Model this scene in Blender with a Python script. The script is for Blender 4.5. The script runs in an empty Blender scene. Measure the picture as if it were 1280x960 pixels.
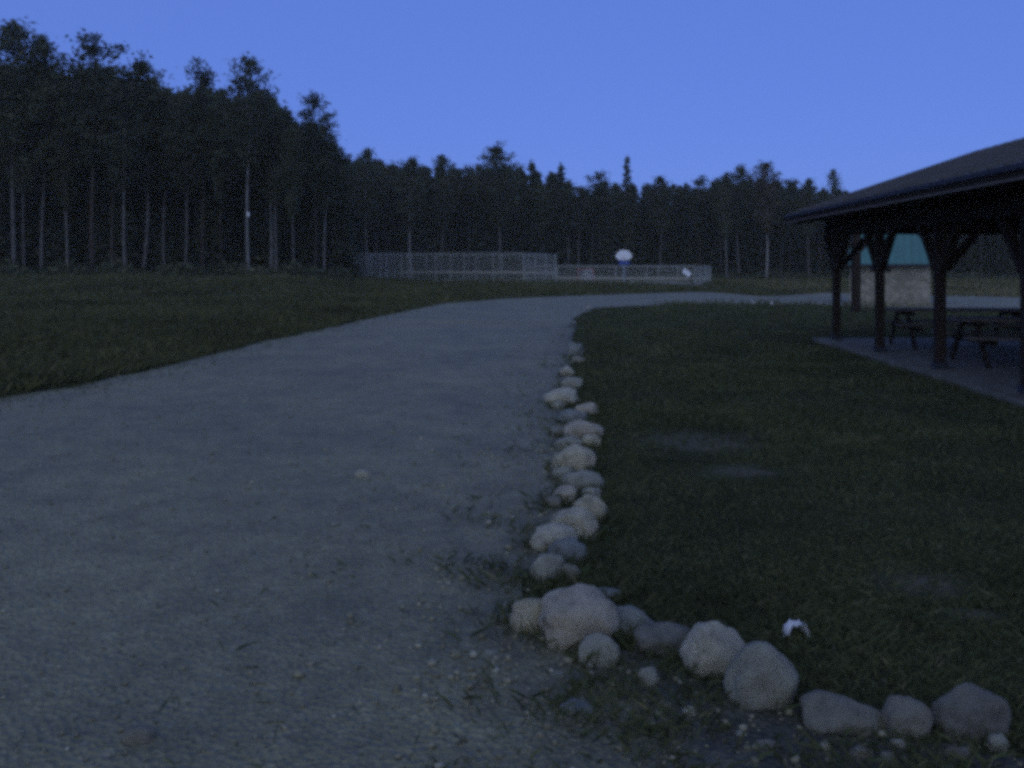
import bpy, bmesh, math, random
import numpy as np
from mathutils import Vector, Matrix, noise as mnoise

# ------------------------------------------------------------------ camera, sky, light, exposure
scene = bpy.context.scene
COL = scene.collection
R = math.radians
EYE = 1.6
FPX = 1108.0
HORIZON = 330.0          # the photograph keeps its verticals upright: level camera, lens shifted down

cam_data = bpy.data.cameras.new('camera')
cam = bpy.data.objects.new('camera', cam_data)
COL.objects.link(cam)
cam_data.sensor_width = 36.0
cam_data.lens = FPX / 1280.0 * 36.0
cam_data.clip_start = 0.05
cam_data.clip_end = 3000.0
cam.location = (0.0, 0.0, EYE)
cam.rotation_euler = (math.pi / 2, 0.0, 0.0)
cam_data.shift_y = (HORIZON - 480.0) / 1280.0
scene.camera = cam

SUN_EL, SUN_ROT = R(32), R(195)
world = bpy.data.worlds.new('World')
scene.world = world
world.use_nodes = True
wnt = world.node_tree
bg = wnt.nodes['Background']
sky = wnt.nodes.new('ShaderNodeTexSky')
sky.sky_type = 'NISHITA'
sky.sun_disc = False
sky.sun_elevation = SUN_EL
sky.sun_rotation = SUN_ROT
sky.ozone_density = 10.0
sky.dust_density = 0.0
tint = wnt.nodes.new('ShaderNodeMix')
tint.data_type = 'RGBA'
tint.blend_type = 'MULTIPLY'
tint.inputs[0].default_value = 1.0
tint.inputs[7].default_value = (0.63, 0.575, 0.98, 1)      # dusk: the day's red and green have gone out of the sky
flat = wnt.nodes.new('ShaderNodeMix')
flat.data_type = 'RGBA'
flat.inputs[0].default_value = 0.68
flat.inputs[7].default_value = (1.40, 2.60, 8.0, 1)
wnt.links.new(sky.outputs[0], tint.inputs[6])
wnt.links.new(tint.outputs[2], flat.inputs[6])
wnt.links.new(flat.outputs[2], bg.inputs[0])
bg.inputs[1].default_value = 0.097

sun_data = bpy.data.lights.new('sun', 'SUN')
sun = bpy.data.objects.new('sun', sun_data)
COL.objects.link(sun)
sun_data.energy = 0.75
sun_data.angle = R(85)
sun_data.color = (0.95, 1.0, 0.76)
# sky sun_rotation runs clockwise from +Y seen from above
sdir = Vector((math.sin(SUN_ROT) * math.cos(SUN_EL), math.cos(SUN_ROT) * math.cos(SUN_EL), math.sin(SUN_EL)))
sun.rotation_euler = (-sdir).to_track_quat('-Z', 'Y').to_euler()

vs = scene.view_settings
vs.view_transform = 'Standard'
vs.look = 'None'
vs.exposure = 0.0
vs.gamma = 1.0
vs.use_curve_mapping = False
scene.render.engine = 'CYCLES'
scene.cycles.filter_width = 4.2
scene.cycles.use_denoising = False          # the photograph is a grainy high-gain phone picture: few samples, not smoothed
scene.cycles.use_adaptive_sampling = True
scene.cycles.adaptive_min_samples = 36
scene.cycles.adaptive_threshold = 0.5
scene.cycles.max_bounces = 4
scene.cycles.diffuse_bounces = 3

rng = np.random.default_rng(7)
random.seed(7)

# ------------------------------------------------------------------ terrain
def ss(a, b, x):
    t = np.clip((np.asarray(x, float) - a) / (b - a), 0, 1)
    return t * t * (3 - 2 * t)

def height(x, y):
    x = np.asarray(x, float); y = np.asarray(y, float)
    left = 0.75 * ss(24, 56, y) * ss(5, 16, -x) * (1 - ss(70, 84, y) * ss(-26, -14, x))
    dip = -0.47 * ss(27, 41, y) * ss(10, 17, x) * (1 - ss(58, 82, y))
    far = 0.5 * ss(90, 130, y)
    return left + dip + far

def at(px, py):
    """point of the terrain seen at a pixel of the 1280 x 960 photograph"""
    d = Vector(((px - 640) / FPX, 1.0, (HORIZON - py) / FPX))
    t = 2.0
    for _ in range(400):
        p = Vector((0, 0, EYE)) + d * t
        gap = p.z - float(height(p.x, p.y))
        if gap < 0.002 or t > 900:
            break
        t += max(gap / max(-d.z, 0.02) * 0.5, 0.002)
    p.z = float(height(p.x, p.y))
    return p

def across(px, y):
    """x of the pixel column at ground distance y"""
    return (px - 640) / FPX * y

# ------------------------------------------------------------------ helpers
def new_mesh(name, V, F, mat=None, smooth=False):
    me = bpy.data.meshes.new(name)
    if isinstance(F, np.ndarray):
        V = np.asarray(V, np.float32); n = F.shape[1]
        me.vertices.add(len(V)); me.vertices.foreach_set('co', V.ravel())
        me.loops.add(F.size); me.loops.foreach_set('vertex_index', F.ravel().astype(np.int32))
        me.polygons.add(len(F))
        me.polygons.foreach_set('loop_start', np.arange(0, F.size, n, dtype=np.int32))
        me.polygons.foreach_set('loop_total', np.full(len(F), n, np.int32))
        me.update(calc_edges=True)
    else:
        me.from_pydata([tuple(v) for v in V], [], F)
        me.update()
    if smooth:
        me.polygons.foreach_set('use_smooth', np.ones(len(me.polygons), bool))
    if mat:
        me.materials.append(mat)
    return me

def link(name, data, parent=None, loc=None, rot=None, scale=None):
    o = bpy.data.objects.new(name, data)
    COL.objects.link(o)
    if parent is not None:
        o.parent = parent
    if loc is not None: o.location = loc
    if rot is not None: o.rotation_euler = rot
    if scale is not None: o.scale = scale
    return o

def tag(o, label=None, cat=None, group=None, kind=None):
    if label: o['label'] = label
    if cat: o['category'] = cat
    if group: o['group'] = group
    if kind: o['kind'] = kind
    return o

def thing(name, label, cat, loc=(0, 0, 0), rz=0.0, group=None):
    o = link(name, None, None, loc, (0, 0, rz))
    o.empty_display_size = 0.2
    return tag(o, label, cat, group)

class MB:
    """collects boxes, bars and tubes for one mesh"""
    def __init__(self): self.V, self.F = [], []
    def add(self, V, F):
        k = len(self.V); self.V += [Vector(v) for v in V]; self.F += [[i + k for i in f] for f in F]; return self
    def box(self, x0, y0, z0, x1, y1, z1):
        return self.add([(x0,y0,z0),(x1,y0,z0),(x1,y1,z0),(x0,y1,z0),(x0,y0,z1),(x1,y0,z1),(x1,y1,z1),(x0,y1,z1)],
                        [[3,2,1,0],[4,5,6,7],[0,1,5,4],[1,2,6,5],[2,3,7,6],[3,0,4,7]])
    def bar(self, a, b, w, d, up=(0, 0, 1)):
        a, b = Vector(a), Vector(b); z = (b - a).normalized()
        x = z.cross(Vector(up))
        if x.length < 1e-4: x = z.cross(Vector((0, 1, 0)))
        x.normalize(); y = z.cross(x)
        V = [p + x * (sx * w / 2) + y * (sy * d / 2) for p in (a, b) for sx, sy in ((-1,-1),(1,-1),(1,1),(-1,1))]
        return self.add(V, [[3,2,1,0],[4,5,6,7],[0,1,5,4],[1,2,6,5],[2,3,7,6],[3,0,4,7]])
    def tube(self, pts, radii, n=8, cap=True):
        k = len(self.V); pts = [Vector(p) for p in pts]
        for i, p in enumerate(pts):
            t = (pts[min(i + 1, len(pts) - 1)] - pts[max(i - 1, 0)]).normalized()
            x = t.cross(Vector((0.31, 0.95, 0.05)))
            if x.length < 1e-3: x = t.cross(Vector((1, 0, 0)))
            x.normalize(); y = t.cross(x)
            for j in range(n):
                a = 2 * math.pi * j / n
                self.V.append(p + (x * math.cos(a) + y * math.sin(a)) * radii[i])
        for i in range(len(pts) - 1):
            for j in range(n):
                j2 = (j + 1) % n
                self.F.append([k + i*n + j, k + i*n + j2, k + (i+1)*n + j2, k + (i+1)*n + j])
        if cap:
            self.F.append([k + j for j in range(n)][::-1])
            self.F.append([k + (len(pts) - 1) * n + j for j in range(n)])
        return self
    def mesh(self, name, mat, smooth=False): return new_mesh(name, self.V, self.F, mat, smooth)
    def build(self, name, mat, parent=None, smooth=False, bevel=0, **kw):
        o = link(name, self.mesh(name, mat, smooth), parent, **kw)
        if bevel:
            m = o.modifiers.new('bevel', 'BEVEL'); m.width = bevel; m.segments = 2
        return o

# ------------------------------------------------------------------ materials
def material(name, build, rough=0.9, spec=0.2, metal=0.0):
    m = bpy.data.materials.new(name); m.use_nodes = True
    nt = m.node_tree; b = nt.nodes['Principled BSDF']
    b.inputs['Roughness'].default_value = rough
    b.inputs['Specular IOR Level'].default_value = spec
    b.inputs['Metallic'].default_value = metal
    build(nt, b)
    return m

def N(nt, t, **kw):
    n = nt.nodes.new(t)
    for k, v in kw.items():
        if k in n.inputs: n.inputs[k].default_value = v
        else: setattr(n, k, v)
    return n

def ramp(nt, fac, stops):
    r = nt.nodes.new('ShaderNodeValToRGB')
    e = r.color_ramp.elements
    while len(e) > len(stops): e.remove(e[-1])
    while len(e) < len(stops): e.new(1.0)
    for el, (p, c) in zip(e, stops):
        el.position = p; el.color = (*c, 1)
    nt.links.new(fac, r.inputs[0])
    return r.outputs[0]

def mix(nt, fac, a, b, mode='MIX'):
    n = nt.nodes.new('ShaderNodeMix'); n.data_type = 'RGBA'; n.blend_type = mode
    for sock, v in ((n.inputs[0], fac), (n.inputs[6], a), (n.inputs[7], b)):
        if isinstance(v, (int, float)): sock.default_value = v
        elif isinstance(v, tuple): sock.default_value = (*v, 1)
        else: nt.links.new(v, sock)
    return n.outputs[2]

def coords(nt, kind='Object'):
    return nt.nodes.new('ShaderNodeTexCoord').outputs[kind]

def world_pos(nt):
    return nt.nodes.new('ShaderNodeNewGeometry').outputs['Position']

def noise(nt, vec, scale, detail=4.0, rough=0.55, out=0):
    n = N(nt, 'ShaderNodeTexNoise', Scale=scale, Detail=detail, Roughness=rough)
    nt.links.new(vec, n.inputs['Vector']); return n.outputs[out]

def bump(nt, b, h, strength, dist):
    n = N(nt, 'ShaderNodeBump', Strength=strength, Distance=dist)
    nt.links.new(h, n.inputs['Height']); nt.links.new(n.outputs[0], b.inputs['Normal'])

def gravel_nodes(nt):
    p = world_pos(nt)
    v = N(nt, 'ShaderNodeTexVoronoi', Scale=38.0, Randomness=1.0); nt.links.new(p, v.inputs['Vector'])
    sep = nt.nodes.new('ShaderNodeSeparateColor'); nt.links.new(v.outputs['Color'], sep.inputs[0])
    pebble = ramp(nt, sep.outputs[0], [(0, (.155,.14,.068)), (.5, (.247,.223,.108)), (.85, (.297,.27,.137)), (1, (.37,.34,.20))])
    fine = ramp(nt, noise(nt, p, 220, 3), [(.3, (.18,.162,.078)), (.7, (.302,.275,.137))])
    base = mix(nt, 0.55, pebble, fine)
    big = ramp(nt, noise(nt, p, 0.55, 5, .6), [(.32, (.72,.73,.76)), (.7, (1.08,1.06,1.02))])
    damp = ramp(nt, noise(nt, p, 3.1, 4, .6), [(.30, (.70,.70,.72)), (.58, (1.0,1.0,1.0))])
    spots = ramp(nt, noise(nt, p, 16, 5, .7), [(.30, (.72,.72,.74)), (.50, (1.0,1.0,1.0)), (.72, (1.14,1.13,1.12))])
    c = mix(nt, 1.0, base, big, 'MULTIPLY'); c = mix(nt, 0.9, c, damp, 'MULTIPLY'); c = mix(nt, 0.9, c, spots, 'MULTIPLY')
    add = N(nt, 'ShaderNodeMath', operation='ADD')
    nt.links.new(noise(nt, p, 9, 6, .65), add.inputs[0]); nt.links.new(v.outputs['Distance'], add.inputs[1])
    return p, c, add.outputs[0]

def m_gravel(nt, b):
    p, c, h = gravel_nodes(nt)
    nt.links.new(c, b.inputs['Base Color'])
    bump(nt, b, h, 0.7, 0.03)

def N01(nt, v, lo, hi):
    n = nt.nodes.new('ShaderNodeMapRange'); n.inputs[1].default_value = lo; n.inputs[2].default_value = hi
    nt.links.new(v, n.inputs[0]); return n.outputs[0]

def m_verge(nt, b):
    """packed gravel giving way to dirt; 'dirt' is stored on the mesh, the border is broken up by noise"""
    p, c, h = gravel_nodes(nt)
    at_ = nt.nodes.new('ShaderNodeAttribute'); at_.attribute_name = 'dirt'
    a1 = N(nt, 'ShaderNodeMath', operation='MULTIPLY_ADD'); nt.links.new(noise(nt, p, 3.4, 8, .78), a1.inputs[0]); a1.inputs[1].default_value = 2.1
    nt.links.new(at_.outputs['Fac'], a1.inputs[2])
    m_ = ramp(nt, N01(nt, a1.outputs[0], .75, 1.75), [(0, (0,0,0)), (1.0, (1,1,1))])
    soil = ramp(nt, noise(nt, p, 21, 6, .7), [(.3, (.032,.030,.017)), (.52, (.055,.051,.029)), (.74, (.115,.105,.062))])
    nt.links.new(mix(nt, m_, c, soil), b.inputs['Base Color'])
    bump(nt, b, h, 0.8, 0.03)

def m_ground(nt, b):
    p = world_pos(nt)
    c = ramp(nt, noise(nt, p, 1.3, 6, .65), [(.28, (.030,.030,.017)), (.5, (.052,.056,.027)), (.72, (.085,.082,.045))])
    f = ramp(nt, noise(nt, p, 45, 4), [(.3, (.55,.55,.5)), (.7, (1.3,1.3,1.2))])
    nt.links.new(mix(nt, 1.0, c, f, 'MULTIPLY'), b.inputs['Base Color'])
    bump(nt, b, noise(nt, p, 30, 5, .7), 0.9, 0.05)

def m_bare(nt, b):
    p = world_pos(nt)
    at_ = nt.nodes.new('ShaderNodeAttribute'); at_.attribute_name = 'dirt'
    a1 = N(nt, 'ShaderNodeMath', operation='MULTIPLY_ADD'); nt.links.new(noise(nt, p, 5, 6, .72), a1.inputs[0]); a1.inputs[1].default_value = 1.2
    nt.links.new(at_.outputs['Fac'], a1.inputs[2])
    m_ = ramp(nt, a1.outputs[0], [(.62, (0,0,0)), (1.0, (1,1,1))])
    g = ramp(nt, noise(nt, p, 1.3, 6, .65), [(.28, (.030,.030,.017)), (.5, (.052,.056,.027)), (.72, (.085,.082,.045))])
    c = ramp(nt, noise(nt, p, 14, 6, .7), [(.3, (.07,.066,.042)), (.55, (.11,.102,.066)), (.75, (.155,.142,.095))])
    nt.links.new(mix(nt, m_, g, c), b.inputs['Base Color'])
    bump(nt, b, noise(nt, p, 60, 4, .7), 0.8, 0.02)

def island_ramp(stops, scale=0.35):
    def f(nt, b):
        g = nt.nodes.new('ShaderNodeNewGeometry')
        c = ramp(nt, g.outputs['Random Per Island'], stops)
        t = ramp(nt, noise(nt, g.outputs['Position'], scale, 4, .6), [(.3, (.6,.62,.6)), (.7, (1.35,1.3,1.2))])
        nt.links.new(mix(nt, 1.0, c, t, 'MULTIPLY'), b.inputs['Base Color'])
    return f

def leafy(stops, scale=0.5):
    base = island_ramp(stops, scale)
    def f(nt, b):
        base(nt, b)
        c = b.inputs['Base Color'].links[0].from_socket
        tr = nt.nodes.new('ShaderNodeBsdfTranslucent'); mx = nt.nodes.new('ShaderNodeMixShader')
        mx.inputs[0].default_value = 0.35
        nt.links.new(c, tr.inputs[0]); nt.links.new(b.outputs[0], mx.inputs[1]); nt.links.new(tr.outputs[0], mx.inputs[2])
        nt.links.new(mx.outputs[0], nt.nodes['Material Output'].inputs[0])
    return f

def m_bark(dark, light, scale):
    def f(nt, b):
        o = coords(nt)
        mp = N(nt, 'ShaderNodeMapping'); mp.inputs['Scale'].default_value = (3, 3, 0.8)
        nt.links.new(o, mp.inputs[0])
        a = noise(nt, mp.outputs[0], scale, 6, .7)
        oi = nt.nodes.new('ShaderNodeObjectInfo')
        c = ramp(nt, a, [(.36, dark), (.52, light), (.8, tuple(x * 1.15 for x in light))])
        t = oi.outputs['Color']
        nt.links.new(mix(nt, 1.0, c, t, 'MULTIPLY'), b.inputs['Base Color'])
        bump(nt, b, a, 0.6, 0.03)
    return f

def m_stone(nt, b):
    o = coords(nt)
    oi = nt.nodes.new('ShaderNodeObjectInfo')
    ad = N(nt, 'ShaderNodeVectorMath', operation='ADD'); nt.links.new(o, ad.inputs[0])
    nt.links.new(oi.outputs['Location'], ad.inputs[1])
    p = ad.outputs[0]
    tone = oi.outputs['Color']
    a = ramp(nt, noise(nt, p, 11, 7, .68), [(.28, (.62,.62,.60)), (.48, (1.1,1.08,1.04)), (.72, (1.45,1.42,1.34))])
    grain = ramp(nt, noise(nt, p, 160, 3, .6), [(.3, (.72,.72,.72)), (.7, (1.22,1.2,1.18))])
    c = mix(nt, 1.0, tone, a, 'MULTIPLY'); c = mix(nt, 0.8, c, grain, 'MULTIPLY')
    lich = ramp(nt, noise(nt, p, 6.5, 5, .75), [(.60, (0,0,0)), (.68, (1,1,1))])
    c = mix(nt, lich, c, (.13,.125,.09))
    nt.links.new(c, b.inputs['Base Color'])
    bump(nt, b, noise(nt, p, 22, 8, .75), 0.9, 0.05)

def m_plain(color, scale=6.0, amount=0.25, bumpy=0.2, stretch=(1, 1, 1)):
    def f(nt, b):
        o = coords(nt)
        mp = N(nt, 'ShaderNodeMapping'); mp.inputs['Scale'].default_value = stretch
        nt.links.new(o, mp.inputs[0])
        a = noise(nt, mp.outputs[0], scale, 6, .65)
        c = ramp(nt, a, [(.3, tuple(x * (1 - amount) for x in color)), (.7, tuple(x * (1 + amount) for x in color))])
        nt.links.new(c, b.inputs['Base Color'])
        if bumpy: bump(nt, b, a, bumpy, 0.01)
    return f

def m_fieldstone(nt, b):
    o = coords(nt)
    v = N(nt, 'ShaderNodeTexVoronoi', Scale=4.2); nt.links.new(o, v.inputs['Vector'])
    e = N(nt, 'ShaderNodeTexVoronoi', Scale=4.2, feature='DISTANCE_TO_EDGE'); nt.links.new(o, e.inputs['Vector'])
    sep = nt.nodes.new('ShaderNodeSeparateColor'); nt.links.new(v.outputs['Color'], sep.inputs[0])
    c = ramp(nt, sep.outputs[0], [(0, (.20,.18,.135)), (.5, (.285,.26,.195)), (1, (.37,.335,.25))])
    j = ramp(nt, e.outputs['Distance'], [(.02, (.82,.81,.79)), (.06, (1,1,1))])
    nt.links.new(mix(nt, 1.0, c, j, 'MULTIPLY'), b.inputs['Base Color'])
    bump(nt, b, e.outputs['Distance'], 0.8, 0.08)

M = {}
M['gravel'] = material('gravel', m_gravel, .65, .38)
M['verge'] = material('verge_dirt', m_verge, .65, .38)
M['ground'] = material('ground', m_ground, 1.0, .03)
M['bare'] = material('bare_soil', m_bare, 1.0, .05)
M['lawn'] = material('lawn_blade', island_ramp([(0, (.056,.070,.032)), (.6, (.076,.090,.042)), (.9, (.094,.104,.050)), (1, (.15,.138,.08))], 0.9), .8, .08)
M['meadow'] = material('meadow_blade', island_ramp([(0, (.054,.060,.026)), (.55, (.080,.086,.036)), (.88, (.105,.105,.046)), (1, (.17,.15,.08))], 0.25), .85, .08)
M['dry'] = material('dry_blade', island_ramp([(0, (.13,.12,.06)), (.5, (.22,.195,.10)), (1, (.33,.29,.17))], 0.15), .9, .05)
M['leaf'] = material('leaf', leafy([(0, (.060,.074,.040)), (.6, (.095,.108,.060)), (1, (.13,.135,.078))], 0.5), .8, .1)
M['needle'] = material('needle', leafy([(0, (.050,.064,.038)), (.6, (.078,.092,.056)), (1, (.11,.118,.072))], 0.5), .8, .1)
M['rust_leaf'] = material('rust_leaf', leafy([(0, (.085,.075,.045)), (.6, (.13,.105,.065)), (1, (.17,.125,.085))], 0.5), .8, .1)
M['birch'] = material('pale_bark', m_bark((.09,.08,.07), (.36,.34,.30), 3.0), .9, .1)
M['pine'] = material('pine_bark', m_bark((.06,.045,.035), (.17,.135,.105), 4.0), .95, .08)
M['stone'] = material('fieldstone', m_stone, .9, .2)
M['pebble'] = material('pebble', island_ramp([(0, (.12,.11,.07)), (.5, (.21,.195,.125)), (.9, (.27,.25,.17)), (1, (.36,.34,.26))], 3.0), .9, .15)
M['timber'] = material('stained_timber', m_plain((.034,.026,.020), 9, .35, .4, (6, 6, .6)), .95, .05)
M['timber_grey'] = material('weathered_board', m_plain((.13,.11,.09), 9, .3, .3, (.6, 6, 6)), .9, .08)
M['pale_board'] = material('pale_board', m_plain((.34,.32,.26), 9, .25, .2, (.6, 6, 6)), .9, .1)
M['roof'] = material('dark_roof_metal', m_plain((.070,.068,.065), 2.0, .25, .1), .7, .3)
M['flash'] = material('roof_edge_metal', m_plain((.030,.032,.040), 3.0, .2, 0), .6, .25)
M['teal'] = material('green_roof_metal', m_plain((.065,.165,.135), 1.5, .15, .1), .5, .4)
M['concrete'] = material('concrete', m_plain((.135,.125,.095), 4, .35, .3), .95, .08)
M['galv'] = material('galvanised_steel', m_plain((.34,.35,.30), 8, .15, 0), .7, .25, .1)
M['white'] = material('white_paint', m_plain((.80,.80,.80), 5, .06, 0), .6, .3)
M['paper'] = material('white_paper', m_plain((.55,.54,.52), 12, .15, .1), .9, .1)
M['blue'] = material('blue_plastic', m_plain((.03,.07,.30), 5, .15, 0), .45, .4)
M['bluegrey'] = material('blue_grey_paint', m_plain((.16,.22,.32), 5, .15, 0), .5, .3)
M['red'] = material('red_paint', m_plain((.38,.05,.05), 5, .15, 0), .5, .3)
M['net'] = material('white_net', m_plain((.70,.70,.70), 5, .1, 0), .8, .1)
M['sand'] = material('court_sand', m_plain((.36,.33,.28), 1.2, .2, .2), .95, .1)
M['fieldwall'] = material('fieldstone_wall', m_fieldstone, .9, .15)
M['dark'] = material('plain_dark', m_plain((.03,.03,.032), 5, .2, 0), .6, .3)

# ------------------------------------------------------------------ ground, road, lawn edge
def spaced(lo, hi, n, k):
    t = np.linspace(-1, 1, n); s = np.sinh(k * t) / np.sinh(k)
    return np.where(s < 0, -lo * s, hi * s)

def grid_mesh(xs, ys):
    X, Y = np.meshgrid(xs, ys)
    V = np.stack([X, Y, height(X, Y)], -1).reshape(-1, 3)
    nx, ny = len(xs), len(ys)
    i = (np.arange(ny - 1)[:, None] * nx + np.arange(nx - 1)[None, :]).ravel()
    return V, np.stack([i, i + 1, i + nx + 1, i + nx], -1)

xs = spaced(-320, 320, 221, 4.2)
ys = np.concatenate([np.linspace(-100, -4, 20), np.linspace(-3, 60, 127), np.linspace(60.8, 140, 80), np.geomspace(144, 420, 14)])
gV, gF = grid_mesh(xs, ys)
tag(link('ground', new_mesh('ground', gV, gF, M['ground'], True)), kind='structure')

EDGE_L = [(-11, -8), (-9.2, 0), (-7.6, 4), (-6.7, 7.5)] + [tuple(at(*p)[:2]) for p in
         ((0, 498), (95, 483), (180, 465), (320, 430), (450, 402), (515, 388), (555, 380), (640, 373.5), (740, 369.5), (900, 366.5), (1035, 366))]
EDGE_L += [(34, 52), (75, 55)]
EDGE_R = [(14, -8), (12, -1.5), (4.2, 1.35)] + [tuple(at(*p)[:2]) for p in
         ((1262, 940), (1130, 908), (985, 880), (880, 842), (770, 800), (650, 782), (678, 705), (715, 640), (716, 560), (714, 490), (716, 432), (722, 398), (745, 385), (850, 379.5), (1000, 381))]
EDGE_R += [(22, 33.5), (45, 33), (75, 34)]
# the stones' line bounds the lawn; the packed gravel stops short of it, leaving a strip of dirt, weeds and loose stones
EDGE_G = [(14, -8), (6, -5), (.8, -1.5), (.35, .8)] + [tuple(at(*p)[:2]) for p in
         ((720, 1010), (668, 945), (628, 885), (600, 830), (590, 750), (632, 680), (672, 615), (684, 550), (692, 485), (707, 430), (718, 398), (742, 386), (850, 380.5), (1000, 382))]
EDGE_G += [(22, 33.7), (45, 33.2), (75, 34.2)]

def resample(P, n):
    P = np.array(P, float); d = np.concatenate([[0], np.cumsum(np.hypot(*np.diff(P, axis=0).T))])
    t = np.linspace(0, d[-1], n)
    return np.stack([np.interp(t, d, P[:, 0]), np.interp(t, d, P[:, 1])], -1)

eL, eR = resample(EDGE_L, 700), resample(EDGE_R, 700)
def wobble(E, amp, seed):
    n = np.array([mnoise.fractal(Vector((x * 1.7 + seed, y * 1.7, 0)), 1.0, 2.0, 4) for x, y in E])
    t = np.gradient(E, axis=0); t /= np.linalg.norm(t, axis=1)[:, None] + 1e-9
    return E + np.stack([-t[:, 1], t[:, 0]], -1) * (n * amp)[:, None]
eG = resample(EDGE_G, 700)
eL, eR, eG = wobble(eL, .16, 3), wobble(eR, .10, 9), wobble(eG, .22, 5)
ROAD = np.concatenate([eL, eR[::-1]])
PACKED = np.concatenate([eL, eG[::-1]])

def inside(poly, x, y):
    x = np.asarray(x); y = np.asarray(y); r = np.zeros(x.shape, bool)
    px, py = poly[::4, 0], poly[::4, 1]; j = len(px) - 1
    for i in range(len(px)):
        if (py[i] != py[j]):
            c = ((py[i] > y) != (py[j] > y)) & (x < (px[j] - px[i]) * (y - py[i]) / (py[j] - py[i]) + px[i])
            r ^= c
        j = i
    return r

def edge_dist(E, x, y, step=6):
    d = np.full(x.shape, 1e9)
    for qx, qy in E[::step]:
        d = np.minimum(d, (x - qx) ** 2 + (y - qy) ** 2)
    return np.sqrt(d)

# the road is one sheet cut to its outline, draped over the terrain
bm = bmesh.new()
vs_ = [bm.verts.new((float(x), float(y), 0)) for x, y in np.concatenate([eL[::2], eG[::2][::-1]])]
es_ = [bm.edges.new((vs_[i], vs_[(i + 1) % len(vs_)])) for i in range(len(vs_))]
bmesh.ops.triangle_fill(bm, use_beauty=True, use_dissolve=False, edges=es_)
for c, nrm, lo, hi, stp in (('y', (0, 1, 0), 24, 64, 1.5), ('x', (1, 0, 0), -6, 30, 1.5)):
    q = lo
    while q <= hi:
        bmesh.ops.bisect_plane(bm, geom=bm.verts[:] + bm.edges[:] + bm.faces[:],
                               plane_co=(q if c == 'x' else 0, q if c == 'y' else 0, 0), plane_no=nrm)
        q += stp
for v in bm.verts:
    v.co.z = float(height(v.co.x, v.co.y)) + (0.006 if v.co.y < 24 else 0.02)
bmesh.ops.recalc_face_normals(bm, faces=bm.faces)
if sum(f.normal.z for f in bm.faces) < 0:
    bmesh.ops.reverse_faces(bm, faces=bm.faces)
rme = bpy.data.meshes.new('gravel_road'); bm.to_mesh(rme); bm.free(); rme.materials.append(M['gravel'])
tag(link('gravel_road', rme), kind='structure')

# dirt strip between the packed gravel and the stones: a fine sheet that carries how far the dirt has crept in
def cell_sheet():
    h = .07
    gx = np.arange(-2.4, 6.4, h); gy = np.arange(1.4, 24, h)
    X, Y = np.meshgrid(gx, gy); nx = len(gx)
    d = edge_dist(eG, X.ravel(), Y.ravel(), 2); ins = inside(PACKED, X.ravel(), Y.ravel())
    dirt = np.where(ins, -d, d)
    ok = inside(ROAD, X.ravel(), Y.ravel()) & (dirt > -.9)
    i = (np.arange(len(gy) - 1)[:, None] * nx + np.arange(nx - 1)[None, :]).ravel()
    Q = np.stack([i, i + 1, i + nx + 1, i + nx], -1)
    Q = Q[ok[Q].all(1)]
    used = np.unique(Q); remap = np.zeros(X.size, int); remap[used] = np.arange(len(used))
    V = np.stack([X.ravel()[used], Y.ravel()[used], height(X.ravel()[used], Y.ravel()[used]) + .011], -1)
    me = new_mesh('verge', V, remap[Q], M['verge'], True)
    at_ = me.attributes.new('dirt', 'FLOAT', 'POINT')
    at_.data.foreach_set('value', np.clip(dirt[used] * .95, -.9, .75).astype(np.float32))
    return me
tag(link('verge', cell_sheet()), kind='structure')

def patch(name, cx, cy, rx, ry, mat, seed, z=0.004):
    V, F, A = [(cx, cy, float(height(cx, cy)) + z)], [], [.55]
    n, rings = 40, ((.4, .45), (.8, .10), (1.3, -.8))
    for q, val in rings:
        for i in range(n):
            a = 2 * math.pi * i / n
            r = q * (1 + .45 * mnoise.fractal(Vector((math.cos(a) * 1.3 + seed, math.sin(a) * 1.3, seed)), 1, 2, 4))
            x, y = cx + rx * r * math.cos(a), cy + ry * r * math.sin(a)
            V.append((x, y, float(height(x, y)) + z)); A.append(val)
    for i in range(n):
        i2 = (i + 1) % n
        F.append([0, 1 + i, 1 + i2])
        for k in range(2): F.append([1 + k * n + i, 1 + (k + 1) * n + i, 1 + (k + 1) * n + i2, 1 + k * n + i2])
    me = new_mesh(name, V, F, mat)
    me.attributes.new('dirt', 'FLOAT', 'POINT').data.foreach_set('value', np.array(A, np.float32))
    return tag(link(name, me), kind='structure')

BARE = []
for px, py, rx, ry in ((880, 552, .62, .55), (1158, 732, .30, .22), (1215, 770, .16, .10), (930, 590, .30, .25), (855, 360.5, 0, 0)):
    if rx:
        p = at(px, py); BARE.append((p.x, p.y, rx, ry)); patch('bare_patch', p.x, p.y, rx, ry, M['bare'], px * .01)
p = at(330, 371)
patch('bare_patch', p.x, p.y, 2.0, 1.0, M['bare'], 4.2, 0.03); BARE.append((p.x, p.y, 2.0, 1.0))

# ------------------------------------------------------------------ fieldstones along the road
def ico(sub):
    bm = bmesh.new(); bmesh.ops.create_icosphere(bm, subdivisions=sub, radius=1.0)
    bm.verts.ensure_lookup_table()
    V = np.array([v.co[:] for v in bm.verts]); F = np.array([[v.index for v in f.verts] for f in bm.faces]); bm.free()
    return V, F
ICO3, ICO1 = ico(4), ico(1)

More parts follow.
